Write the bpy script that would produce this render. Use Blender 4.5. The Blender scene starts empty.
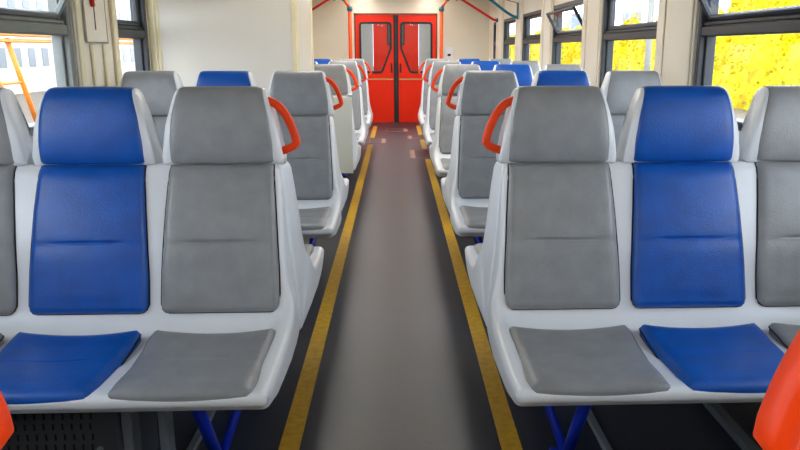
import bpy, math, random
from mathutils import Vector, Matrix
random.seed(7)
S = bpy.context.scene
C = S.collection
pi = math.pi

# ------------------------------------------------------------------ materials
def lin(c):
    return tuple(((v/255)/12.92 if v/255 <= .04045 else ((v/255+.055)/1.055)**2.4) for v in c)

def mat(name, rgb, rough=.5, metal=0, var=.06, vscale=6, bump=0, bscale=200, spec=.5, coat=0, col2=None, c2scale=3, emit=0, stretch=(1, 1, 1)):
    m = bpy.data.materials.new(name); m.use_nodes = True
    n, l = m.node_tree.nodes, m.node_tree.links
    b = n['Principled BSDF']
    base = lin(rgb)
    tc = n.new('ShaderNodeTexCoord'); mp = n.new('ShaderNodeMapping'); mp.inputs['Scale'].default_value = stretch
    l.new(tc.outputs['Object'], mp.inputs['Vector'])
    nz = n.new('ShaderNodeTexNoise'); nz.inputs['Scale'].default_value = vscale; nz.inputs['Detail'].default_value = 6
    l.new(mp.outputs['Vector'], nz.inputs['Vector'])
    r = n.new('ShaderNodeValToRGB')
    r.color_ramp.elements[0].position = .3; r.color_ramp.elements[1].position = .7
    lo = tuple(v*(1-var) for v in base); hi = tuple(min(1, v*(1+var)) for v in base)
    if col2: hi = lin(col2); lo = base
    r.color_ramp.elements[0].color = (*lo, 1); r.color_ramp.elements[1].color = (*hi, 1)
    l.new(nz.outputs['Fac'], r.inputs['Fac']); l.new(r.outputs['Color'], b.inputs['Base Color'])
    b.inputs['Roughness'].default_value = rough; b.inputs['Metallic'].default_value = metal
    b.inputs['Specular IOR Level'].default_value = spec
    b.inputs['Coat Weight'].default_value = coat; b.inputs['Coat Roughness'].default_value = .15
    if emit:
        b.inputs['Emission Color'].default_value = (*base, 1); b.inputs['Emission Strength'].default_value = emit
    if bump:
        n2 = n.new('ShaderNodeTexNoise'); n2.inputs['Scale'].default_value = bscale; n2.inputs['Detail'].default_value = 3
        bp = n.new('ShaderNodeBump'); bp.inputs['Strength'].default_value = bump; bp.inputs['Distance'].default_value = .002
        l.new(mp.outputs['Vector'], n2.inputs['Vector']); l.new(n2.outputs['Fac'], bp.inputs['Height']); l.new(bp.outputs['Normal'], b.inputs['Normal'])
    return m

M = {}

M['white'] = mat('white_plastic', (238, 241, 245), .3, var=.03, coat=.25, vscale=4)
M['grey'] = mat('grey_vinyl', (143, 145, 147), .36, var=.10, vscale=14, bump=.45, bscale=150, spec=.6)
M['blue'] = mat('blue_vinyl', (0, 82, 174), .35, var=.14, vscale=14, bump=.45, bscale=150, spec=.5)
M['orange'] = mat('orange_plastic', (255, 68, 0), .42, spec=.35, var=.04, bump=.15, bscale=180)
M['pole_o'] = mat('orange_paint', (255, 88, 0), .4)
M['red'] = mat('red_paint', (228, 30, 12), .35)
M['teal'] = mat('teal_paint', (10, 118, 142), .4)
M['leg'] = mat('blue_steel', (12, 48, 190), .35)
M['door'] = mat('door_paint', (248, 42, 0), .38, var=.05, vscale=2, spec=.35)
M['black'] = mat('black_rubber', (28, 36, 38), .5)
M['frame'] = mat('window_frame_grey', (48, 53, 59), .42, var=.08)
M['frame_l'] = mat('window_frame_light', (124, 128, 124), .4, var=.06)
M['cream'] = mat('cream_laminate', (240, 234, 218), .4, var=.03, vscale=1.5, col2=(236, 226, 204))
M['panel'] = mat('white_laminate', (236, 231, 218), .35, var=.03, vscale=1.2)
M['trimc'] = mat('cream_trim', (240, 228, 188), .35, var=.04)
M['backp'] = mat('light_back_panel', (205, 210, 205), .4, var=.02)
M['yellow'] = mat('yellow_line', (214, 168, 6), .5, var=.12, vscale=30, col2=(188, 142, 4))
M['dark'] = mat('dark_heater', (62, 66, 72), .5, var=.1)
M['rail'] = mat('grey_rail', (112, 120, 128), .45, var=.1)
M['ceil'] = mat('ceiling_white', (225, 216, 196), .5)
M['lampm'] = mat('fill_lamp_housing', (210, 210, 205), .4)
M['beige'] = mat('beige_strip', (190, 170, 110), .4)
M['ground'] = mat('gravel', (120, 104, 84), .9, var=.3, vscale=8, col2=(84, 70, 58))
M['steel'] = mat('rail_steel', (120, 110, 105), .5)
M['bwall'] = mat('plaster_wall', (186, 184, 182), .8, var=.04, vscale=.6)
M['bgrey'] = mat('grey_concrete', (98, 106, 114), .8, var=.08, vscale=.3)
M['bwin'] = mat('window_glass_dark', (96, 104, 114), .3)
M['gantry'] = mat('orange_gantry_paint', (225, 128, 20), .5)
M['post'] = mat('post_concrete', (150, 150, 146), .8)
M['slot'] = mat('slot_black', (10, 11, 13), .8)
M['vest'] = mat('vestibule_wall', (205, 208, 206), .45, var=.05, vscale=1, stretch=(6, 6, .4))
M['hatch'] = mat('hatch_edge', (140, 122, 112), .5)
M['redmark'] = mat('red_mark', (200, 40, 30), .5)

def floor_mat():
    m = mat('floor_linoleum', (42, 48, 60), .38, var=.1, vscale=2.2, bump=.25, bscale=90, spec=.45)
    n, l = m.node_tree.nodes, m.node_tree.links
    b = n['Principled BSDF']
    old = b.inputs['Base Color'].links[0].from_socket
    # a scuffed brownish walking strip: a broad stain along the middle of the aisle
    tc = n.new('ShaderNodeTexCoord'); mp = n.new('ShaderNodeMapping'); mp.inputs['Scale'].default_value = (2.6, .8, 1)
    nz = n.new('ShaderNodeTexNoise'); nz.inputs['Scale'].default_value = 1.4; nz.inputs['Detail'].default_value = 4
    l.new(tc.outputs['Object'], mp.inputs[0]); l.new(mp.outputs[0], nz.inputs['Vector'])
    r = n.new('ShaderNodeValToRGB'); r.color_ramp.elements[0].position = .45; r.color_ramp.elements[1].position = .7
    r.color_ramp.elements[1].color = (.55, .55, .55, 1)
    l.new(nz.outputs['Fac'], r.inputs['Fac'])
    mx = n.new('ShaderNodeMix'); mx.data_type = 'RGBA'
    l.new(r.outputs['Color'], mx.inputs['Factor']); l.new(old, mx.inputs['A']); mx.inputs['B'].default_value = (*lin((54, 48, 47)), 1)
    l.new(mx.outputs['Result'], b.inputs['Base Color'])
    return m
M['floor'] = floor_mat()

def leaf_mat(name, a, b_):
    m = mat(name, a, .6, col2=b_, vscale=1.3)
    m.node_tree.nodes['Principled BSDF'].inputs['Specular IOR Level'].default_value = .1
    return m
M['leaf'] = leaf_mat('yellow_leaf', (210, 202, 0), (172, 142, 0))

def glass_mat(name, tint=(1, 1, 1), refl=.06):
    m = bpy.data.materials.new(name); m.use_nodes = True
    n, l = m.node_tree.nodes, m.node_tree.links
    n.clear()
    o = n.new('ShaderNodeOutputMaterial'); t = n.new('ShaderNodeBsdfTransparent'); g = n.new('ShaderNodeBsdfGlossy'); x = n.new('ShaderNodeMixShader')
    lw = n.new('ShaderNodeLayerWeight'); pw = n.new('ShaderNodeMath'); pw.operation = 'POWER'; pw.inputs[1].default_value = 4
    f = n.new('ShaderNodeMath'); f.operation = 'MULTIPLY_ADD'; f.inputs[1].default_value = .35; f.inputs[2].default_value = refl*.5
    lw.inputs['Blend'].default_value = .5
    l.new(lw.outputs['Facing'], pw.inputs[0]); l.new(pw.outputs[0], f.inputs[0])
    nz = n.new('ShaderNodeTexNoise'); nz.inputs['Scale'].default_value = 3
    r = n.new('ShaderNodeValToRGB')
    r.color_ramp.elements[0].color = (*[v*.96 for v in tint], 1); r.color_ramp.elements[1].color = (*tint, 1)
    l.new(nz.outputs['Fac'], r.inputs['Fac']); l.new(r.outputs['Color'], t.inputs['Color'])
    g.inputs['Roughness'].default_value = .03
    l.new(f.outputs[0], x.inputs[0]); l.new(t.outputs[0], x.inputs[1]); l.new(g.outputs[0], x.inputs[2]); l.new(x.outputs[0], o.inputs[0])
    return m
M['glass'] = glass_mat('window_glass')
M['glass_d'] = glass_mat('door_glass', (.82, .86, .88))

# ------------------------------------------------------------------ mesh helpers
class MB:
    def __init__(s): s.v = []; s.f = []; s.sm = []
    def add(s, vs, fs, smooth=False):
        o = len(s.v); s.v += [tuple(p) for p in vs]
        for f in fs: s.f.append([i+o for i in f]); s.sm.append(smooth)
        return s
    def box(s, x0, x1, y0, y1, z0, z1, b=0):
        if x0 > x1: x0, x1 = x1, x0
        if y0 > y1: y0, y1 = y1, y0
        if z0 > z1: z0, z1 = z1, z0
        b = min(b, (x1-x0)*.45, (y1-y0)*.45, (z1-z0)*.45)
        if b <= 0:
            vs = [(x, y, z) for x in (x0, x1) for y in (y0, y1) for z in (z0, z1)]
            return s.add(vs, [(0, 1, 3, 2), (4, 6, 7, 5), (0, 4, 5, 1), (2, 3, 7, 6), (0, 2, 6, 4), (1, 5, 7, 3)])
        # chamfered box
        vs = []; idx = {}
        for i, (sx, x) in enumerate(((-1, x0), (1, x1))):
            for j, (sy, y) in enumerate(((-1, y0), (1, y1))):
                for k, (sz, z) in enumerate(((-1, z0), (1, z1))):
                    idx[i, j, k, 0] = len(vs); vs.append((x, y-sy*b, z-sz*b))
                    idx[i, j, k, 1] = len(vs); vs.append((x-sx*b, y, z-sz*b))
                    idx[i, j, k, 2] = len(vs); vs.append((x-sx*b, y-sy*b, z))
        fs = []
        for i in (0, 1):
            a = [idx[i, 0, 0, 0], idx[i, 1, 0, 0], idx[i, 1, 1, 0], idx[i, 0, 1, 0]]; fs.append(a if i else a[::-1])
            a = [idx[0, i, 0, 1], idx[0, i, 1, 1], idx[1, i, 1, 1], idx[1, i, 0, 1]]; fs.append(a if i else a[::-1])
            a = [idx[0, 0, i, 2], idx[1, 0, i, 2], idx[1, 1, i, 2], idx[0, 1, i, 2]]; fs.append(a if i else a[::-1])
        for j in (0, 1):
            for k in (0, 1):
                fs.append([idx[0, j, k, 1], idx[1, j, k, 1], idx[1, j, k, 2], idx[0, j, k, 2]])
                fs.append([idx[j, 0, k, 0], idx[j, 1, k, 0], idx[j, 1, k, 2], idx[j, 0, k, 2]])
                fs.append([idx[j, k, 0, 0], idx[j, k, 1, 0], idx[j, k, 1, 1], idx[j, k, 0, 1]])
        for i in (0, 1):
            for j in (0, 1):
                for k in (0, 1): fs.append([idx[i, j, k, 0], idx[i, j, k, 1], idx[i, j, k, 2]])
        return s.add(vs, fs)
    def tube(s, path, r, seg=12, rx=None, up=None, caps=True):
        """swept ellipse; rx = second radius along 'up'"""
        P = [Vector(p) for p in path]; rings = []
        for i, p in enumerate(P):
            t = ((P[min(i+1, len(P)-1)]-p).normalized() + (p-P[max(i-1, 0)]).normalized())
            t = t.normalized()
            u = Vector(up) if up else (Vector((0, 0, 1)) if abs(t.z) < .9 else Vector((0, 1, 0)))
            a = t.cross(u).normalized(); b = a.cross(t).normalized()
            ring = []
            for k in range(seg):
                th = 2*pi*k/seg
                c, d = math.cos(th), math.sin(th)
                if rx:   # superellipse for a moulded grip
                    c = math.copysign(abs(c)**.62, c); d = math.copysign(abs(d)**.62, d)
                ring.append(p + a*c*r + b*d*(rx or r))
            rings.append(ring)
        vs = [q for R in rings for q in R]; fs = []
        for i in range(len(P)-1):
            for k in range(seg):
                fs.append((i*seg+k, i*seg+(k+1) % seg, (i+1)*seg+(k+1) % seg, (i+1)*seg+k))
        s.add(vs, fs, True)
        if caps:
            o = len(s.v)-len(vs)
            s.f.append([o+k for k in range(seg)][::-1]); s.sm.append(False)
            s.f.append([o+(len(P)-1)*seg+k for k in range(seg)]); s.sm.append(False)
        return s
    def build(s, name, m, parent=None, loc=None, rot=None):
        me = bpy.data.meshes.new(name); me.from_pydata(s.v, [], s.f); me.validate()
        for i, p in enumerate(me.polygons): p.use_smooth = s.sm[i] if i < len(s.sm) else False
        me.materials.append(m)
        import bmesh
        bm = bmesh.new(); bm.from_mesh(me); bmesh.ops.recalc_face_normals(bm, faces=bm.faces); bm.to_mesh(me); bm.free()
        o = bpy.data.objects.new(name, me); C.objects.link(o)
        if parent: o.parent = parent
        if loc: o.location = loc
        if rot: o.rotation_euler = rot
        return o

def tag(o, label=None, cat=None, group=None, kind=None):
    for k, v in (('label', label), ('category', cat), ('group', group), ('kind', kind)):
        if v: o[k] = v
    return o
def empty(name, loc=(0, 0, 0), rz=0):
    o = bpy.data.objects.new(name, None); C.objects.link(o); o.location = loc; o.rotation_euler = (0, 0, rz); o.empty_display_size = .1
    return o
def st(o): o['kind'] = 'structure'; return o
def sstep(a, b, x):
    t = max(0, min(1, (x-a)/(b-a))); return t*t*(3-2*t)
def interp(pts, x):
    if x <= pts[0][0]: return pts[0][1]
    for (a, b), (c, d) in zip(pts, pts[1:]):
        if x <= c: return b+(d-b)*(x-a)/(c-a)
    return pts[-1][1]
def catmull(P, n=6):
    P = [Vector(p) for p in P]; out = []
    for i in range(len(P)-1):
        a, b, c, d = P[max(i-1, 0)], P[i], P[i+1], P[min(i+2, len(P)-1)]
        for k in range(n):
            t = k/n
            out.append(.5*((2*b)+(c-a)*t+(2*a-5*b+4*c-d)*t*t+(3*b-a-3*c+d)*t**3))
    out.append(P[-1]); return out

# ------------------------------------------------------------------ the triple seat bench
SP = .439           # distance between seat centres
CX = (-SP, 0, SP)
# front surface of the bench, side view (y towards the back, z up); y = 0 at the joint under the headrest
FRONT = [(-.662, .399), (-.680, .404), (-.686, .417), (-.682, .433), (-.665, .442), (-.60, .438), (-.48, .432), (-.36, .428), (-.27, .432),
         (-.215, .445), (-.175, .475), (-.152, .52), (-.135, .58), (-.105, .70), (-.065, .83), (-.025, .935), (-.006, .962), (.012, .972)]
BD = .104           # depth of the back behind the joint
BACKP = [(-.655, .387), (-.650, .381), (-.64, .378), (-.63, .377), (-.61, .377), (-.56, .377), (-.45, .377), (-.33, .375), (-.22, .370),
         (-.12, .360), (-.03, .348), (.05, .336), (BD-.003, .345), (BD, .48), (BD, .68), (BD, .88), (BD-.006, .955), (BD-.02, .972)]

def prof_back(z):       # front face y of the backrest at height z
    return interp([(p[1], p[0]) for p in FRONT[8:]], z)

def shell():
    mb = MB()
    fr = [(p.y, p.z) for p in catmull([(0, a, b) for a, b in FRONT], 4)]
    bk = [(p.y, p.z) for p in catmull([(0, a, b) for a, b in BACKP], 4)]
    nF = len(fr); loop = fr+bk[::-1]; L = len(loop)
    area = sum(loop[i][0]*loop[(i+1) % L][1]-loop[(i+1) % L][0]*loop[i][1] for i in range(L))
    sgn = 1 if area > 0 else -1; N = []
    for i in range(L):
        a, b = loop[i-1], loop[(i+1) % L]
        dx, dy = b[0]-a[0], b[1]-a[1]; m = math.hypot(dx, dy) or 1
        N.append((-dy/m*sgn, dx/m*sgn))
    def halfw(y, z, front):
        seat = interp([(-.70, .680), (-.58, .684), (-.42, .689), (-.28, .691), (-.10, .682), (.12, .664)], y)
        back = interp([(.47, .672), (.56, .664), (.70, .652), (.85, .643), (.94, .636), (.972, .622)], z)-(0 if front else .014)
        t = sstep(.45, .62, z) if front else sstep(.36, .50, z)
        return seat*(1-t)+back*t
    cols = [0, .08, .16, .2, .24, .28, .305, .335, .37, .45, .6, .72, .8, .85, .89, .92, .94, .955, .967]
    sh = {c: 0 for c in cols}
    R_ = .024
    for k in range(1, 7):
        a = k/6*pi/2; c = 1-R_/.67*(1-math.sin(a)); cols.append(c); sh[c] = R_*(1-math.cos(a))
    cols = [-c for c in cols[:0:-1]]+cols
    vs = []
    for c in cols:
        ac = abs(c); d = sh[ac]; e = sstep(.87, .955, ac)
        for j, (y, z) in enumerate(loop):
            w = halfw(y, z, j < nF)
            yy, zz = y+N[j][0]*d, z+N[j][1]*d
            if 12 <= j < nF and z < .60:                      # raised hip wing at each end
                zz += .038*e*sstep(-.64, -.26, y)*(1-sstep(.44, .60, z))
            if j >= nF and z < .40: zz -= .022*e*sstep(-.66, -.5, y)
            vs.append((c*w, yy, zz))
    nc = len(cols)
    fs = [(i*L+j, i*L+(j+1) % L, (i+1)*L+(j+1) % L, (i+1)*L+j) for i in range(nc-1) for j in range(L)]
    # closed ends: quads between matching front and back points
    for i in (0, nc-1):
        A = [i*L+k for k in range(nF)]; B = [i*L+L-1-k for k in range(nF)]
        rows = [A]
        for t in (.33, .66):
            o = len(vs); rows.append([o+k for k in range(nF)])
            for k in range(nF):
                p, q = Vector(vs[A[k]]), Vector(vs[B[k]]); vs.append(tuple(p.lerp(q, t)))
        rows.append(B)
        for a, b in zip(rows, rows[1:]): fs += [(a[k], a[k+1], b[k+1], b[k]) for k in range(nF-1)]
    mb.add(vs, fs, True)
    return mb

def pad(surf, wfun, v0, v1, r0, r1, T, R, cx, dent=None, nu=30, nv=34, sink=.02, crown=.006, extra=(), hide0=False):
    """upholstered pad: surf(x, v) -> (point, normal); wfun(v) half width; r0/r1 corner radii at v0/v1"""
    mb = MB()
    def cc(n):      # samples denser near the ends, 0..1
        return [.5-.5*math.cos(pi*i/n)*(1-.0) for i in range(n+1)]
    us = [2*t-1 for t in cc(nu)]; vv = sorted(cc(nv)+[(e-v0)/(v1-v0) for e in extra]); nv = len(vv)-1
    def hw(v):
        w = wfun(v); d0 = abs(v-v0); d1 = abs(v1-v)
        if d0 < r0: w -= r0-math.sqrt(max(0, r0*r0-(r0-d0)**2))
        if d1 < r1: w -= r1-math.sqrt(max(0, r1*r1-(r1-d1)**2))
        return w
    vs = []
    for t in vv:
        v = v0+(v1-v0)*t; w = hw(v)
        for u in us:
            x = u*w; d = min(w-abs(x), abs(v-v0), abs(v1-v))
            q = min(1, d/R); h = T*math.sqrt(max(0, 1-(1-q)**2))
            h += crown*(1-u*u)*min(1, d/(R*2.5))
            if dent: h -= dent(x, v)
            p, n = surf(x, v)
            p = Vector(p)+Vector(n)*h
            vs.append((p.x+cx, p.y, p.z))
    nU = nu+1
    fs = [(j*nU+i, j*nU+i+1, (j+1)*nU+i+1, (j+1)*nU+i) for j in range(nv) for i in range(nu)]
    # rim sunk into the shell
    border = [i for i in range(nU)]+[j*nU+nu for j in range(1, nv+1)]+[nv*nU+i for i in range(nu-1, -1, -1)]+[j*nU for j in range(nv-1, 0, -1)]
    base = len(vs)
    for b in border:
        j, i = divmod(b, nU); v = v0+(v1-v0)*vv[j]; x = us[i]*hw(v)
        p, n = surf(x, v); p = Vector(p)-Vector(n)*sink; vs.append((p.x+cx, p.y, p.z))
    nb = len(border)
    for k in range(nb): fs.append((border[k], border[(k+1) % nb], base+(k+1) % nb, base+k))
    mb.add(vs, fs, True)
    seam = []
    for b in border[::2]:
        j, i = divmod(b, nU); v = v0+(v1-v0)*vv[j]; x = us[i]*(hw(v)+.0015)
        p, n = surf(x, v); p = Vector(p)+Vector(n)*(-.012 if hide0 and j <= 1 else .002); seam.append((p.x+cx, p.y, p.z))
    mb.seam = MB().tube(seam+[seam[0]], .0022, 6)
    return mb

def seat_surf(x, v):     # v = y from front to rear
    y = v
    z = interp([(-.70, .418), (-.672, .434), (-.60, .436), (-.48, .428), (-.36, .424), (-.27, .432), (-.23, .440)], y)
    k = sstep(-.52, -.27, y)
    z += .016*k*(abs(x)/.19)**2 - .004*(1-k)
    y -= .005*sstep(-.60, -.68, y)*(1-(x/.19)**2)
    return (x, y, z), Vector((0, -.04 if y > -.6 else -.25, 1)).normalized()
def back_surf(x, v):     # v = height
    return (x, prof_back(v), v), Vector((0, -1, .3)).normalized()
def back_dent(x, v):
    a = math.exp(-((v-.722)/.0035)**2)*sstep(.115, .085, abs(x))*.006 if abs(x) < .115 else 0
    b = .003*math.exp(-((v-.712)/.02)**2)
    return a+b
def seat_dent(x, v):
    c = -.475+.018*(x/.12)**2
    return math.exp(-((v-c)/.004)**2)*(.003 if abs(x) < .12 else 0)*sstep(.12, .09, abs(x)) if abs(x) < .12 else 0
# sstep with a > b is a falling edge
def sstep(a, b, x):
    if a == b: return 0
    t = max(0, min(1, (x-a)/(b-a))); return t*t*(3-2*t)

def core_loop(g):
    out = head_loop(g)
    n = len(out); res = []
    for i, (y, z) in enumerate(out):
        zz = .973 if (i < 2 or i > n-3) else z
        if y > .05: y = min(.096, .05+(y-.05)*1.35)
        res.append((y, zz))
    return res
def head_loop(g):       # side view of headrest; g shrinks it
    pts = [(-.004, .976), (-.017, .990), (-.022, 1.06), (-.018, 1.13), (-.004, 1.195), (.016, 1.226), (.040, 1.236), (.074, 1.236), (.094, 1.228),
           (.103, 1.205), (.1055, 1.10), (.1055, 1.00), (.100, .976)]
    cy, cz = .05, 1.10
    P = catmull([(0, a, b) for a, b in pts], 3)
    out = []
    for p in P:
        out.append((cy+(p.y-cy)*(1-g[0]), min(1.236, cz+(p.z-cz)*(1-g[1]))))
    return out
def loft(loopf, hw, cols, cx):
    """cols: list of (s, shrink) ; hw(z) half width"""
    mb = MB(); vs = []
    L = None
    for s, g in cols:
        lp = loopf(g); L = len(lp)
        for (y, z) in lp: vs.append((cx+s*hw(z), y, z))
    fs = []
    for i in range(len(cols)-1):
        for j in range(L): fs.append((i*L+j, i*L+(j+1) % L, (i+1)*L+(j+1) % L, (i+1)*L+j))
    mb.add(vs, fs, True)
    mb.f.append(list(range(L))[::-1]); mb.sm.append(True)
    mb.f.append([(len(cols)-1)*L+j for j in range(L)]); mb.sm.append(True)
    return mb
def sym(cols): return [(-s, g) for s, g in cols[:0:-1]]+cols
PADH = sym([(.0, (0, 0)), (.3, (0, 0)), (.6, (.003, .001)), (.8, (.012, .004)), (.9, (.03, .010)), (.96, (.07, .022)), (.99, (.12, .04)), (1, (.17, .055))])
COREH = sym([(.0, (.14, .06)), (.7, (.14, .06)), (.84, (.15, .05)), (.92, (.18, .05)), (.96, (.22, .055)), (.985, (.28, .07)), (1, (.36, .09))])
def pad_hw(z): return interp([(.98, .175), (1.05, .174), (1.14, .163), (1.236, .140)], z)
def core_hw(z): return interp([(.98, .206), (1.0, .206), (1.10, .190), (1.236, .148)], z)

def handle_mb(s):        # s = side (+1/-1) of the bench end; x relative to bench centre
    pts = [(.135, 1.186), (.160, 1.184), (.190, 1.168), (.216, 1.135), (.236, 1.092), (.248, 1.052), (.250, 1.040), (.240, 1.028), (.215, 1.016), (.185, 1.006)]
    P = [(s*(SP+a), .05, z+.003) for a, z in pts]
    P = catmull(P[:6], 5)[:-1]+[Vector(p) for p in P[5:]]
    mb = MB(); mb.tube(P, .0142, 16, rx=.019, up=(0, 1, 0))
    return mb

def make_bench(handle, legs=True, head='grey'):
    root = empty('seat_bench')
    sh = shell().build('shell', M['white'], root)
    for i, cx in enumerate(CX):
        m = M['blue'] if i == 1 else M['grey']; w = 'blue' if i == 1 else 'grey'
        o = pad(seat_surf, lambda v: interp([(-.69, .201), (-.50, .201), (-.25, .200)], v), -.680, -.246, .024, .020, .030, .048, cx, seat_dent, crown=.004, nu=26, nv=36, extra=[-.492+.004*q for q in range(12)], hide0=True); sm_ = o.seam; o = o.build('seat_pad', m, root); o['label'] = w+' vinyl seat pad'; sm_.build('edge_seam', M['slot'], o)
        o = pad(back_surf, lambda v: interp([(.48, .199), (.62, .197), (.80, .187), (.97, .175)], v), .494, .974, .030, .008, .026, .024, cx, back_dent, nu=24, nv=40, extra=[.722+.0028*q for q in range(-5, 6)]); sm_ = o.seam; o = o.build('backrest_pad', m, root); o['label'] = w+' vinyl backrest pad'; sm_.build('edge_seam', M['slot'], o)
        if not handle: continue        # back-to-back benches share one two-sided headrest
        core = loft(core_loop, core_hw, COREH, cx).build('headrest_shell', M['white'], root)
        o = loft(head_loop, pad_hw, PADH, cx).build('headrest_pad', m, root); o['label'] = w+' vinyl headrest pad'
    if handle:
        o = handle_mb(handle).build('grab_handle', M['orange'], root); o['label'] = 'orange grab handle'
    for s in (-1, 1):
        fx = s*.436
        MB().tube([(fx, -.30, .012), (fx, -.55, .385)], .02, 14).build('leg', M['leg'], root)
        MB().tube([(fx, -.29, .012), (fx+s*.10, .04, .34)], .016, 14).build('leg', M['leg'], root)
        MB().box(fx-.045, fx+.045, -.36, -.235, 0, .012, .003).build('foot_plate', M['leg'], root)
    return root
def copy_tree(o, parent=None):
    c = o.copy(); C.objects.link(c)
    if parent: c.parent = parent
    for ch in list(o.children): copy_tree(ch, c)
    return c

RX, LX = 1.003, -1.034
proto = {-1: make_bench(-1), 1: make_bench(1), 0: make_bench(0)}
used = set()
def place(kind, x, y, rz, label, group='triple seat benches along the aisle'):
    o = proto[kind] if kind not in used else copy_tree(proto[kind]); used.add(kind)
    o.location = (x, y, 0); o.rotation_euler = (0, 0, rz)
    tag(o, label, 'seat bench', group)
    return o
order = ['nearest', 'second', 'third', 'fourth', 'farthest']
rightY = [2.55, 4.50, 6.45, 8.40, 10.35]
leftY = [2.56, 4.50, None, 8.42, 10.33]
for i, y in enumerate(rightY):
    place(-1, RX, y, 0, '%s bench facing the camera right of the aisle, two grey seats around a blue one' % order[i])
    place(0, RX, y+.212, pi, 'bench facing away, back to back behind the %s camera-facing bench on the right' % order[i])
for i, y in enumerate(leftY):
    if y is None: continue
    w = ['nearest', 'second', '', 'third', 'farthest'][i]
    place(1, LX+(-.006, .012, 0, 0, 0)[i], y, 0, '%s bench facing the camera left of the aisle, two grey seats around a blue one' % w)
    place(0, LX, y+.212, pi, 'bench facing away, back to back behind the %s camera-facing bench on the left' % w)
# single bench facing away behind the cabinet (local -x end faces the aisle once turned)
b3 = place(-1, LX, 6.66, pi, 'bench facing away just past the white cabinet, its plain pale back panel showing')
bp = MB().box(-.645, .645, .1045, .108, .285, .955, .003).build('back_panel', M['backp'], b3)
b0 = place(1, RX, .60, pi, 'bench at the bottom right corner of the photo, only its orange handle in view')
b1 = place(-1, LX, .632, pi, 'bench at the bottom left corner of the photo, only its orange handle in view')

# ------------------------------------------------------------------ the car body
W = 1.75; YE = 14.3; Y0 = -2.6; HC = 2.36
SILL, HEAD = .955, 1.83
st(MB().box(-W-.1, W+.1, Y0, YE+3.2, -.08, 0).build('floor', M['floor']))
st(MB().box(-W-.1, W+.1, Y0, YE+3.2, HC, HC+.06).build('ceiling', M['ceil']))
RW = [(-1.1, .3), (.93, 2.33), (2.97, 4.37), (5.02, 6.42), (7.05, 8.45), (9.07, 10.47), (11.0, 12.34), (13.12, 13.62)]
LW = [(-1.2, .2), (.8, 2.15), (2.78, 4.20), (4.80, 5.46), (7.0, 8.4), (9.0, 10.4), (11.0, 12.3)]
def side_wall(name, s, wins):
    mb = MB()
    x0, x1 = s*W, s*(W+.1)
    mb.box(x0, x1, Y0, YE, 0, SILL); mb.box(x0, x1, Y0, YE, HEAD, HC)
    ys = [Y0]+[v for w in wins for v in w]+[YE]
    for a, b in zip(ys[::2], ys[1::2]): mb.box(x0, x1, a, b, SILL, HEAD)
    st(mb.build(name, M['cream']))
side_wall('wall_right', 1, RW); side_wall('wall_left', -1, LW)
st(MB().box(-W, W, Y0-.1, Y0, 0, HC).build('wall_back', M['cream']))
# end wall with the door opening
DX, DH = .745, 1.985
mb = MB(); mb.box(-W, -DX-.02, YE, YE+.08, 0, HC); mb.box(DX+.02, W, YE, YE+.08, 0, HC); mb.box(-DX-.02, DX+.02, YE, YE+.08, DH+.01, HC)
st(mb.build('wall_front', M['cream']))

# windows
wn = [0]
def window(s, y0, y1, opened=False, fm='frame'):
    wn[0] += 1
    root = empty('window_%d' % wn[0], (s*W, (y0+y1)/2, 0)); st(root)
    h = (y1-y0)/2; X = lambda a: s*a
    f = MB()
    fw = .045
    for (a, b, c, d) in ((-h, -h+fw, SILL, HEAD), (h-fw, h, SILL, HEAD), (-h+fw, h-fw, SILL, SILL+fw), (-h+fw, h-fw, HEAD-fw, HEAD)):
        f.box(X(-.004), X(.09), a, b, c, d, .006)
    # inner step of the frame
    for (a, b, c, d) in ((-h+fw, -h+fw+.02, SILL+fw, HEAD-fw), (h-fw-.02, h-fw, SILL+fw, HEAD-fw)):
        f.box(X(.03), X(.085), a, b, c, d, .004)
    f.build('window_frame', M[fm], root)
    t = MB(); t.box(X(.0), X(.085), -h+fw, h-fw, 1.432, 1.49, .008); t.box(X(.012), X(.08), -h+fw, h-fw, 1.49, 1.512, .006); t.box(X(.045), X(.08), -h+fw, h-fw, 1.512, 1.55, .004)
    t.build('transom', M[fm], root)
    MB().box(X(.055), X(.059), -h+fw, h-fw, SILL+fw, 1.432).build('pane', M['glass'], root)
    sash = empty('sash', (X(.03), 0, 1.515)); sash.parent = root
    sh = HEAD-fw-1.52; q = h-fw-.022; g = MB(); w = .028
    for (a, b, c, d) in ((-q, -q+w, 0, sh), (q-w, q, 0, sh), (-q+w, q-w, 0, w), (-q+w, q-w, sh-w, sh)):
        g.box(X(0), X(.03), a, b, c, d, .005)
    g.build('sash_frame', M[fm if opened else fm], sash)
    MB().box(X(.012), X(.016), -q+w, q-w, w, sh-w).build('sash_pane', M['glass'], sash)
    if opened:
        sash.rotation_euler = (0, -s*math.radians(31), 0)
        st_ = MB(); st_.tube([(X(.04), q+.012, 1.70), (X(-.06), q+.012, 1.66)], .006, 8); st_.build('stay_arm', M[fm], root)
for i, (a, b) in enumerate(RW): window(1, a, b, i in (2, 4))
for i, (a, b) in enumerate(LW): window(-1, a, b, i in (2,), 'frame_l' if i == 2 else 'frame')

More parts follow.
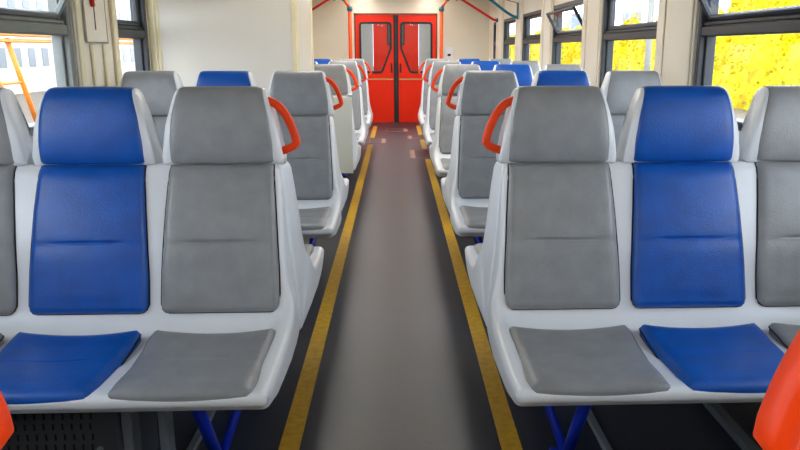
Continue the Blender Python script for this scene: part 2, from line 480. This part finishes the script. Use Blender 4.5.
# pillar covers between the windows
tn = [0]
def pillar(s, y0, y1, ribs=True):
    tn[0] += 1
    mb = MB(); X = lambda a: s*(W+a)
    mb.box(X(-.018), X(.0), y0+.01, y1-.01, .9, HC-.002, .006)
    if ribs:
        w = y1-y0
        mb.box(X(-.030), X(-.018), y0+.05*w, y0+.24*w, .9, HC-.002, .005)
        mb.box(X(-.030), X(-.018), y1-.24*w, y1-.05*w, .9, HC-.002, .005)
    for zz in (1.12, 1.72, 1.4):
        for yy in (y0+.04, y1-.04):
            pass
    return st(mb.build('trim_%d' % tn[0], M['cream']))
for (a, b), (c, d) in zip(RW, RW[1:]): pillar(1, b, c)
for k, ((a, b), (c, d)) in enumerate(zip(LW, LW[1:])):
    if k == 2: pillar(-1, b, c, False)
    elif k != 3: pillar(-1, b, c)
# nearest left pillar: two vertical ribs and a cover plate with a red emergency handle
tn[0] += 1
mb = MB()
for yy in (4.385, 4.565):
    mb.box(-W+.018, -W+.036, yy-.014, yy+.014, .9, 1.39, .006)
mb.box(-W+.018, -W+.03, 4.215, 4.27, .9, HC-.002, .004)
mb.box(-W+.018, -W+.04, 4.72, 4.785, .9, HC-.002, .005)
st(mb.build('trim_%d' % tn[0], M['trimc']))
ev = empty('emergency_valve', (-W+.018, 4.48, 1.4)); tag(ev, 'cream cover plate with red emergency handle on the left pillar between the windows', 'emergency handle')
pm = MB(); pm.box(.001, .012, -.165, .145, 0, .62, .008); pm.build('cover_plate', M['cream'], ev)
pm = MB(); pm.box(.0125, .0135, -.03, -.016, .07, .30); pm.box(.0125, .0135, -.05, -.016, .30, .32); pm.build('slot', M['slot'], ev)
pm = MB(); pm.tube([(.026, -.085, .56), (.026, -.085, .27), (.022, -.055, .20)], .013, 10); pm.build('pull_handle', M['red'], ev)['label'] = 'red pull handle'
pm = MB()
pm.box(.0125, .014, -.168, -.160, -.004, .62); pm.box(.0125, .014, .14, .148, -.004, .62); pm.box(.0125, .014, -.168, .148, -.006, .002)
pm.build('plate_edge', M['frame_l'], ev)

# cabinet on the left
cab = empty('equipment_cabinet', (0, 5.5, 0)); tag(cab, 'tall white floor to ceiling cabinet against the left wall, behind the second bench', 'cabinet')
MB().box(-W+.001, -.712, 0.005, 1.02, .0, HC-.001, .004).build('body', M['panel'], cab)
mb = MB(); mb.box(-.745, -.708, -.012, .02, .0, HC-.001, .006); mb.box(-.716, -.702, .02, .05, 0, HC-.001, .004)
mb.build('corner_strip', M['trimc'], cab)
mb = MB(); mb.box(-.716, -.703, .965, 1.025, 0, HC-.001, .004); mb.build('rear_corner_strip', M['trimc'], cab)
mb = MB(); mb.box(-W+.002, -W+.05, -.02, .006, 0, HC-.001, .008); mb.box(-W+.05, -W+.075, -.006, .005, 0, HC-.001, .004); mb.build('wall_strip', M['trimc'], cab)

# ------------------------------------------------------------------ double door
def rounded_poly(P, r, n=5):
    out = []
    m = len(P)
    for i in range(m):
        p = Vector(P[i]); a = (Vector(P[i-1])-p).normalized(); b = (Vector(P[(i+1) % m])-p).normalized()
        ang = a.angle(b); t = r/math.tan(ang/2)
        s0 = p+a*t; s1 = p+b*t
        for k in range(n+1):
            u = k/n; out.append(tuple((1-u)**2*s0+2*u*(1-u)*p+u*u*s1))
    return out
def ring_prism(out, inn, y0, y1):
    mb = MB(); n = len(out); vs = []
    for pts in (out, inn):
        for y in (y0, y1): vs += [(x, y, z) for x, z in pts]
    fs = []
    for k in range(n):
        q = (k+1) % n
        fs += [(k, q, 2*n+q, 2*n+k), (n+k, 3*n+k, 3*n+q, n+q), (k, n+k, n+q, q), (2*n+k, 2*n+q, 3*n+q, 3*n+k)]
    mb.add(vs, fs); return mb
def prism(pts, y0, y1):
    n = len(pts); mb = MB()
    mb.add([(x, y0, z) for x, z in pts]+[(x, y1, z) for x, z in pts], [list(range(n)), list(range(n, 2*n))[::-1]]+[(k, (k+1) % n, n+(k+1) % n, n+k) for k in range(n)])
    return mb
def door(s, num):
    root = empty('door_%d' % num, (0, YE+.01, 0)); st(root)
    x0, x1 = .035, DX
    wp = [(s*x, z) for x, z in ((.10, 1.84), (.10, 1.38), (.27, .945), (.665, .945), (.665, 1.84))]
    if s < 0: wp = wp[::-1]
    inner = rounded_poly(wp, .05)
    cx = sum(p[0] for p in inner)/len(inner); cz = sum(p[1] for p in inner)/len(inner)
    # leaf = rectangle with a hole: bridge hole loop to the rectangle outline by ray projection from the centre
    def proj(p):
        dx, dz = p[0]-cx, p[1]-cz
        lo, hi = sorted((s*x0, s*x1)); t = 1e9
        if dx > 1e-6: t = min(t, (hi-cx)/dx)
        if dx < -1e-6: t = min(t, (lo-cx)/dx)
        if dz > 1e-6: t = min(t, (DH-cz)/dz)
        if dz < -1e-6: t = min(t, (.0-cz)/dz)
        return (cx+dx*t, cz+dz*t)
    # enrich the hole loop so the rectangle's corners are hit
    dense = []
    n = len(inner)
    for i in range(n):
        a, b = inner[i], inner[(i+1) % n]
        d = math.hypot(b[0]-a[0], b[1]-a[1]); k = max(1, int(d/.02))
        for j in range(k): dense.append((a[0]+(b[0]-a[0])*j/k, a[1]+(b[1]-a[1])*j/k))
    outer = [proj(p) for p in dense]
    for cxn, czn in ((s*x0, 0), (s*x1, 0), (s*x0, DH), (s*x1, DH)):
        j = min(range(len(outer)), key=lambda q: math.hypot(outer[q][0]-cxn, outer[q][1]-czn)); outer[j] = (cxn, czn)
    leaf = ring_prism(outer, dense, 0, .045); leaf.build('door_leaf', M['door'], root)
    big = [(cx+(x-cx)*1.0, z) for x, z in inner]
    def off(pts, d):
        P = pts; m = len(P); out = []
        ar = sum(P[i][0]*P[(i+1) % m][1]-P[(i+1) % m][0]*P[i][1] for i in range(m)); sg = 1 if ar > 0 else -1
        for i in range(m):
            a, b = P[i-1], P[(i+1) % m]; dx, dy = b[0]-a[0], b[1]-a[1]; q = math.hypot(dx, dy) or 1
            out.append((P[i][0]+dy/q*d*sg, P[i][1]-dx/q*d*sg))
        return out
    ring_prism(off(inner, .022), off(inner, -.016), -.014, .05).build('window_gasket', M['black'], root)
    prism(inner, .018, .024).build('door_pane', M['glass_d'], root)
    MB().box(s*.06, s*(DX-.01), -.006, .0, .800, .822).build('trim_strip', M['beige'], root)
    h = MB(); h.box(s*.072, s*.10, -.03, -.012, .93, 1.11, .006); h.box(s*.078, s*.094, -.013, 0, .94, .965); h.box(s*.078, s*.094, -.013, 0, 1.075, 1.10)
    h.build('door_handle', M['black'], root)
    MB().box(s*.0005, s*.045, -.016, .05, .0, DH, .004).build('door_seal', M['black'], root)
door(-1, 1); door(1, 2)
tn[0] += 1
mb = MB(); mb.box(-DX-.03, -DX-.002, YE-.012, YE+.06, 0, DH+.03); mb.box(DX+.002, DX+.03, YE-.012, YE+.06, 0, DH+.03); mb.box(-DX-.03, DX+.03, YE-.012, YE+.06, DH+.003, DH+.03)
st(mb.build('trim_%d' % tn[0], mat('door_frame_brown', (150, 60, 30), .4)))
# vestibule behind the glass
mb = MB(); mb.box(-1.35, -1.30, YE+.08, YE+3.1, 0, HC); mb.box(1.30, 1.35, YE+.08, YE+3.1, 0, HC)
mb.box(-1.35, -.52, YE+3.05, YE+3.1, 0, HC); mb.box(.52, 1.35, YE+3.05, YE+3.1, 0, HC); mb.box(-.52, .52, YE+3.05, YE+3.1, 2.02, HC)
for s in (-1, 1):
    for q in (.62, .80, .98, 1.15): mb.box(s*q, s*(q+.012), YE+3.04, YE+3.05, 0, HC)
st(mb.build('wall_vestibule', M['vest']))
vd = empty('door_3', (0, YE+3.04, 0)); st(vd)
MB().box(-.515, .515, 0, .04, 0, 2.01, .01).build('door_leaf', M['door'], vd)
for s in (-1, 1):
    ring_prism(rounded_poly([(s*.05, 1.95), (s*.20, 1.95), (s*.20, 1.45), (s*.05, 1.45)][::s], .06), rounded_poly([(s*.075, 1.92), (s*.175, 1.92), (s*.175, 1.48), (s*.075, 1.48)][::s], .045), -.02, 0).build('window_gasket', M['black'], vd)
    prism(rounded_poly([(s*.075, 1.92), (s*.175, 1.92), (s*.175, 1.48), (s*.075, 1.48)][::s], .045), -.006, -.002).build('door_pane', M['bwin'], vd)

# socket plate on the end wall
sw = empty('intercom_panel', (1.0, YE, 1.27)); tag(sw, 'small cream wall panel with a dark slot, right of the orange door', 'wall panel')
MB().box(-.07, .07, -.016, 0, -.16, .13, .006).build('plate', M['white'], sw)
MB().box(-.03, .03, -.022, -.0155, -.03, .01).build('slot', M['slot'], sw)

# poles beside the door
for s, w in ((-1, 'left'), (1, 'right')):
    p = empty('grab_pole', (s*.835, YE-.28, 0)); tag(p, 'orange vertical grab pole with teal joint standing %s of the double door' % w, 'grab pole', 'orange poles flanking the door')
    MB().tube([(0, 0, 0), (0, 0, 2.07)], .034, 16).build('pole', M['pole_o'], p)
    MB().tube([(0, 0, 2.04), (0, 0, 2.12)], .05, 14).build('joint', M['teal'], p)['label'] = 'teal joint'
    MB().tube([(0, 0, 2.10), (s*.10, -.45, 2.24), (s*.13, -.60, HC-.003)], .024, 14).build('brace', M['pole_o'], p)
    MB().tube([(s*.088, -.40, 2.225), (s*.11, -.49, 2.255)], .038, 14).build('joint', M['teal'], p)['label'] = 'teal joint'
# luggage rack brackets
for s, w in ((1, 'right'), (-1, 'left')):
    r = empty('luggage_rack', (s*W, 12.95, 1.84)); tag(r, 'luggage rack with a red sloping bar high on the %s wall near the end' % w, 'luggage rack')
    MB().tube([(0, 0, 0), (-s*.05, 0, 0)], .035, 12).build('socket', M['teal'], r)['label'] = 'teal wall socket'
    MB().tube([(-s*.04, 0, 0), (-s*.10, 0, .015), (-s*.62, 0, .33), (-s*.70, 0, .36)], .02, 12).build('bracket', M['red'], r)['label'] = 'red bracket'
    m = MB(); m.tube([(-s*.66, -.8, .375), (-s*.66, .9, .375)], .012, 8); m.build('rod', M['rail'], r)
r = empty('luggage_rack', (W, 10.74, 1.80)); tag(r, 'luggage rack with a teal curved bracket on the pillar high above the right seats', 'luggage rack')
MB().box(-.05, -.031, -.035, .035, -.03, .20, .006).build('wall_plate', M['teal'], r)
MB().tube(catmull([(-.045, 0, 0), (-.11, 0, .02), (-.22, 0, .085), (-.44, 0, .245), (-.62, 0, .35)], 4), .019, 12).build('bracket', M['teal'], r)
MB().tube([(-.04, 0, .19), (-.35, -.4, .235), (-.50, -1.0, .30)], .006, 8).build('wire', M['frame'], r)
MB().tube([(-.60, -2.2, .355), (-.60, .9, .355)], .012, 8).build('rod', M['rail'], r)

# ------------------------------------------------------------------ floor details
tn[0] += 1
lm = MB()
def line(x, segs):
    for a, b in segs: lm.box(x-.036, x+.036, a, b, 0, .0025)
line(-.386, [(Y0+.1, 10.85), (11.7, 13.6)]); line(.393, [(Y0+.1, 9.35), (10.35, 11.45), (12.1, 13.6)])
st(lm.build('trim_%d' % tn[0], M['yellow']))
def hatch(x0, x1, y0, y1, label):
    h = empty('floor_hatch', ((x0+x1)/2, (y0+y1)/2, 0)); tag(h, label, 'floor hatch', 'service hatches in the aisle floor')
    a, b = (x1-x0)/2, (y1-y0)/2; m = MB(); t = .018
    m.box(-a, a, -b, -b+t*2, 0, .003); m.box(-a, a, b-t*2, b, 0, .003); m.box(-a, -a+t, -b, b, 0, .003); m.box(a-t, a, -b, b, 0, .003)
    m.build('rim', M['hatch'], h)
    MB().box(-a+t, a-t, -b+2*t, b-2*t, 0, .0018).build('lid', M['floor'], h)
    s = 1 if x0 < 0 else -1
    MB().box(s*(a-.02), s*(a-.07), -b+.03, b-.03, .0018, .0034).build('latch', mat('hatch_latch', (176, 130, 118), .5), h)
hatch(-.42, -.16, 11.0, 11.6, 'floor hatch across the left yellow line')
hatch(.17, .58, 9.45, 10.25, 'nearer floor hatch across the right yellow line')
hatch(.17, .50, 11.55, 12.0, 'farther floor hatch across the right yellow line')
hatch(-.19, .19, 12.6, 13.1, 'faint floor hatch in the middle of the aisle before the door')
# under-seat rails
for s in (-1, 1):
    tn[0] += 1
    m = MB(); m.box(s*.705, s*.735, Y0+.1, 5.4, 0, .02, .004); st(m.build('trim_%d' % tn[0], M['rail']))
    tn[0] += 1
    m = MB(); m.box(s*1.19, s*1.24, 1.2, 5.4, 0, .03, .006); st(m.build('trim_%d' % tn[0], M['rail']))
# perforated heater under the nearest left bench
ht = empty('heater', (-1.2, 2.08, 0)); tag(ht, 'dark perforated heater box on the floor under the nearest left bench', 'heater')
MB().box(-.46, .36, -.03, .30, 0, .325, .008).build('casing', M['dark'], ht)
m = MB()
for rr in range(8):
    for cc in range(27):
        x = -.44+cc*.0275+(.004 if rr % 2 else 0); z = .05+rr*.034
        m.box(x, x+.006, -.0322, -.0302, z, z+.020)
m.build('slots', M['slot'], ht)['kind'] = 'stuff'
m = MB(); m.tube([(.30, -.038, .19), (.30, -.030, .19)], .009, 10); m.build('screw', M['rail'], ht)
br = empty('support_bracket', (-.79, 2.12, 0)); tag(br, 'grey steel support bracket under the nearest left bench beside the heater', 'bracket')
m = MB(); m.box(-.05, -.02, -.05, .02, 0, .33, .004); m.box(.06, .085, -.05, .02, 0, .33, .004); m.box(-.05, .085, -.05, .02, .30, .35, .004); m.build('frame', M['rail'], br)

# ------------------------------------------------------------------ unseen ceiling lamps, added and spaced to brighten seats and end wall
k = 0
for s in (-1, 1):
    for j, y in enumerate((-1.3, 5.6, 8.2, 10.8, 13.1)):
        l_ = empty('fill_lamp', (s*.62, y, HC)); 
        tag(l_, 'unseen long ceiling lamp added as fill light, %s of the ceiling' % ('left side' if s < 0 else 'right side'), 'ceiling lamp', 'added fill lamps')
        MB().box(-.13, .13, -1.1, 1.1, -.03, -.001, .006).build('housing', M['lampm'], l_)
        MB().box(-.11, .11, -1.06, 1.06, -.038, -.0305).build('diffuser', M.setdefault('lamp', mat('fill_lamp_diffuser', (255, 249, 240), .5, emit=6.6, var=0)), l_)
l_ = empty('fill_lamp', (0, YE+1.6, HC)); tag(l_, 'unseen lamp added to brighten the vestibule behind the orange doors', 'ceiling lamp')  # added out of view so the vestibule reads bright through the glass
MB().box(-.65, .65, -.65, .65, -.03, -.001, .006).build('housing', M['lampm'], l_)
MB().box(-.6, .6, -.6, .6, -.038, -.0305).build('diffuser', M['lamp'], l_)

# ------------------------------------------------------------------ outside
GZ = -1.2
st(MB().box(-80, 80, -40, 120, GZ-.1, GZ).build('ground', M['ground']))
for x in (4.2, 5.72, 8.4, 9.92):
    pass
tr = empty('railway_track', (7.2, 20, GZ)); tag(tr, 'railway track on gravel outside the right windows', 'railway track')
m = MB(); [m.box(x, x+.07, -40, 60, .10, .25) for x in (0, 1.52)]; m.build('rails', M['steel'], tr)
m = MB(); [m.box(-.5, 2.1, -40+i*.6, -40+i*.6+.25, 0, .10) for i in range(160)]; m.build('sleepers', M['bgrey'], tr)
# foliage bank: uncountable leaves
def foliage(name, x, y0, y1, top, label, seed, dens=1.0, m='leaf', size=.24, thick=2.2):
    rnd = random.Random(seed); mb = MB()
    L = y1-y0
    prof = []
    t = y0
    def H(y): return top*(1+.10*math.sin(y*.9+seed)+.07*math.sin(y*2.3+1.3*seed)+.05*math.sin(y*5.1))
    # lumpy core
    ny, nz = int(L/.5), 10; vs = []
    for i in range(ny+1):
        y = y0+L*i/ny; h = H(y)-.15
        for k in range(nz+1):
            a = k/nz*pi/2
            vs.append((x+thick*(1-math.cos(a))+rnd.uniform(-.15, .15), y, GZ+h*math.sin(a)+rnd.uniform(-.08, .08)*(k > 0)))
    fs = [(i*(nz+1)+k, i*(nz+1)+k+1, (i+1)*(nz+1)+k+1, (i+1)*(nz+1)+k) for i in range(ny) for k in range(nz)]
    mb.add(vs, fs)
    n = int(L*170*dens)
    for _ in range(n):
        y = rnd.uniform(y0, y1); a = rnd.random()**.8*pi/2; h = H(y)
        r = rnd.uniform(-.28, .08)
        p = Vector((x+thick*(1-math.cos(a))+r*math.cos(a)*1.5, y, GZ+h*math.sin(a)-r*math.sin(a)))
        q = Vector([rnd.gauss(0, 1) for _ in range(3)]).normalized(); w = q.orthogonal().normalized(); u = q.cross(w)
        sz = size*rnd.uniform(.5, 1.3)
        mb.add([p-w*sz*.5, p+u*sz*.32+q*.02, p+w*sz*.5, p-u*sz*.32+q*.02], [(0, 1, 2, 3)])
    o = mb.build(name, M[m]); tag(o, label, 'foliage', kind='stuff'); return o
foliage('foliage_bank', 15.0, 13, 140, 4.05, 'dense bright yellow leafy bank outside all the right windows', 3)
foliage('tree_foliage', 20, 30, 47, 6.8, 'taller golden trees rising behind the yellow bank, nearest right window', 5, .8, size=.3)
# blocks of flats far to the right
def block(x, y, w, d, h, label, m='bgrey', face=-1, rows=9, cols=6):
    o = empty('apartment_block', (x, y, GZ)); tag(o, label, 'building')
    MB().box(-w/2, w/2, -d/2, d/2, 0, h, .05).build('walls', M[m], o)
    xx = face*w/2
    for r in range(rows):
        for c in range(cols):
            yy = -d/2+d*(c+.5)/cols; zz = h*(r+.6)/rows
            MB().box(xx, xx+face*.04, yy-d/cols*.22, yy+d/cols*.22, zz-h/rows*.22, zz+h/rows*.22).build('window', M['bwin'], o)
block(47.5, 195, 6, 5, 11.4, 'grey block of flats on the skyline above the yellow bank, in the third right window', rows=5, cols=3)
block(60.5, 195, 4, 4, 12.0, 'narrow grey tower block above the yellow bank, in the second right window', rows=6, cols=2)
# post outside
p = empty('catenary_post', (4.7, 14.0, GZ)); tag(p, 'grey concrete trackside post seen through the second right window', 'post')
MB().tube([(0, 0, 0), (0, 0, 8)], .06, 12).build('mast', M['post'], p); MB().box(-.25, .25, -.25, .25, 0, .25, .03).build('footing', M['post'], p)
# left: white building and orange gantry
bl = empty('white_building', (-26, 58, GZ)); tag(bl, 'long white building with small windows outside the left windows', 'building')
MB().box(-4, 4, -36, 30, 0, 9.5, .05).build('walls', M['bwall'], bl)
for r in range(3):
    for c in range(30):
        y = -34+c*1.75; z = 2.1+r*2.8
        MB().box(4, 4.03, y-.42, y+.42, z-.55, z+.55).build('window', M['bwin'], bl)
MB().box(-4.3, 4.3, -36.3, 30.3, 9.5, 9.9, .05).build('roof', M['bgrey'], bl)
ga = empty('gantry_crane', (-12.5, 25, GZ)); tag(ga, 'orange steel gantry crane standing outside the nearest left window', 'gantry crane')
MB().box(-.25, .25, -9, 20, 2.98, 3.34, .03).build('girder', M['gantry'], ga)
MB().box(-.18, .18, -9, 20, 2.78, 2.90, .03).build('lower_girder', M['gantry'], ga)
for y in (-.6, 8.0):
    for a, b in ((-.3, -1.1), (.6, 2.0), (-1.2, .9)):
        MB().tube([(0, y+a, 2.9), (0, y+b, 0)], .085, 10).build('leg', M['gantry'], ga)
    MB().tube([(0, y-.75, 1.5), (0, y+1.3, 1.5)], .05, 8).build('crossbar', M['gantry'], ga)

# ------------------------------------------------------------------ light and sky
w = bpy.data.worlds.new('sky'); S.world = w; w.use_nodes = True
n, l = w.node_tree.nodes, w.node_tree.links
bg = n['Background']; bg.inputs['Strength'].default_value = 4.8
tc = n.new('ShaderNodeTexCoord'); sp = n.new('ShaderNodeSeparateXYZ'); r = n.new('ShaderNodeValToRGB')
l.new(tc.outputs['Generated'], sp.inputs[0]); l.new(sp.outputs['Z'], r.inputs['Fac'])
r.color_ramp.elements[0].color = (.86, .93, 1, 1); r.color_ramp.elements[1].color = (.66, .82, 1, 1)
l.new(r.outputs['Color'], bg.inputs['Color'])

# ------------------------------------------------------------------ camera
F = 740
cam = bpy.data.cameras.new('camera'); co = bpy.data.objects.new('camera', cam); C.objects.link(co)
cam.sensor_width = 36; cam.lens = F/800*36; cam.clip_start = .05; cam.clip_end = 500
pitch = math.atan(175.5/F); yaw = .038
co.location = (0, 0, 1.36)
co.rotation_euler = (pi/2-pitch, 0, -yaw)
cam.shift_x = -((800/2-yaw*F/math.cos(pitch)) - 396)/800*-1
S.camera = co
vs = S.view_settings; vs.view_transform = 'Standard'; vs.look = 'None'; vs.gamma = 1; vs.exposure = .66; vs.use_curve_mapping = False
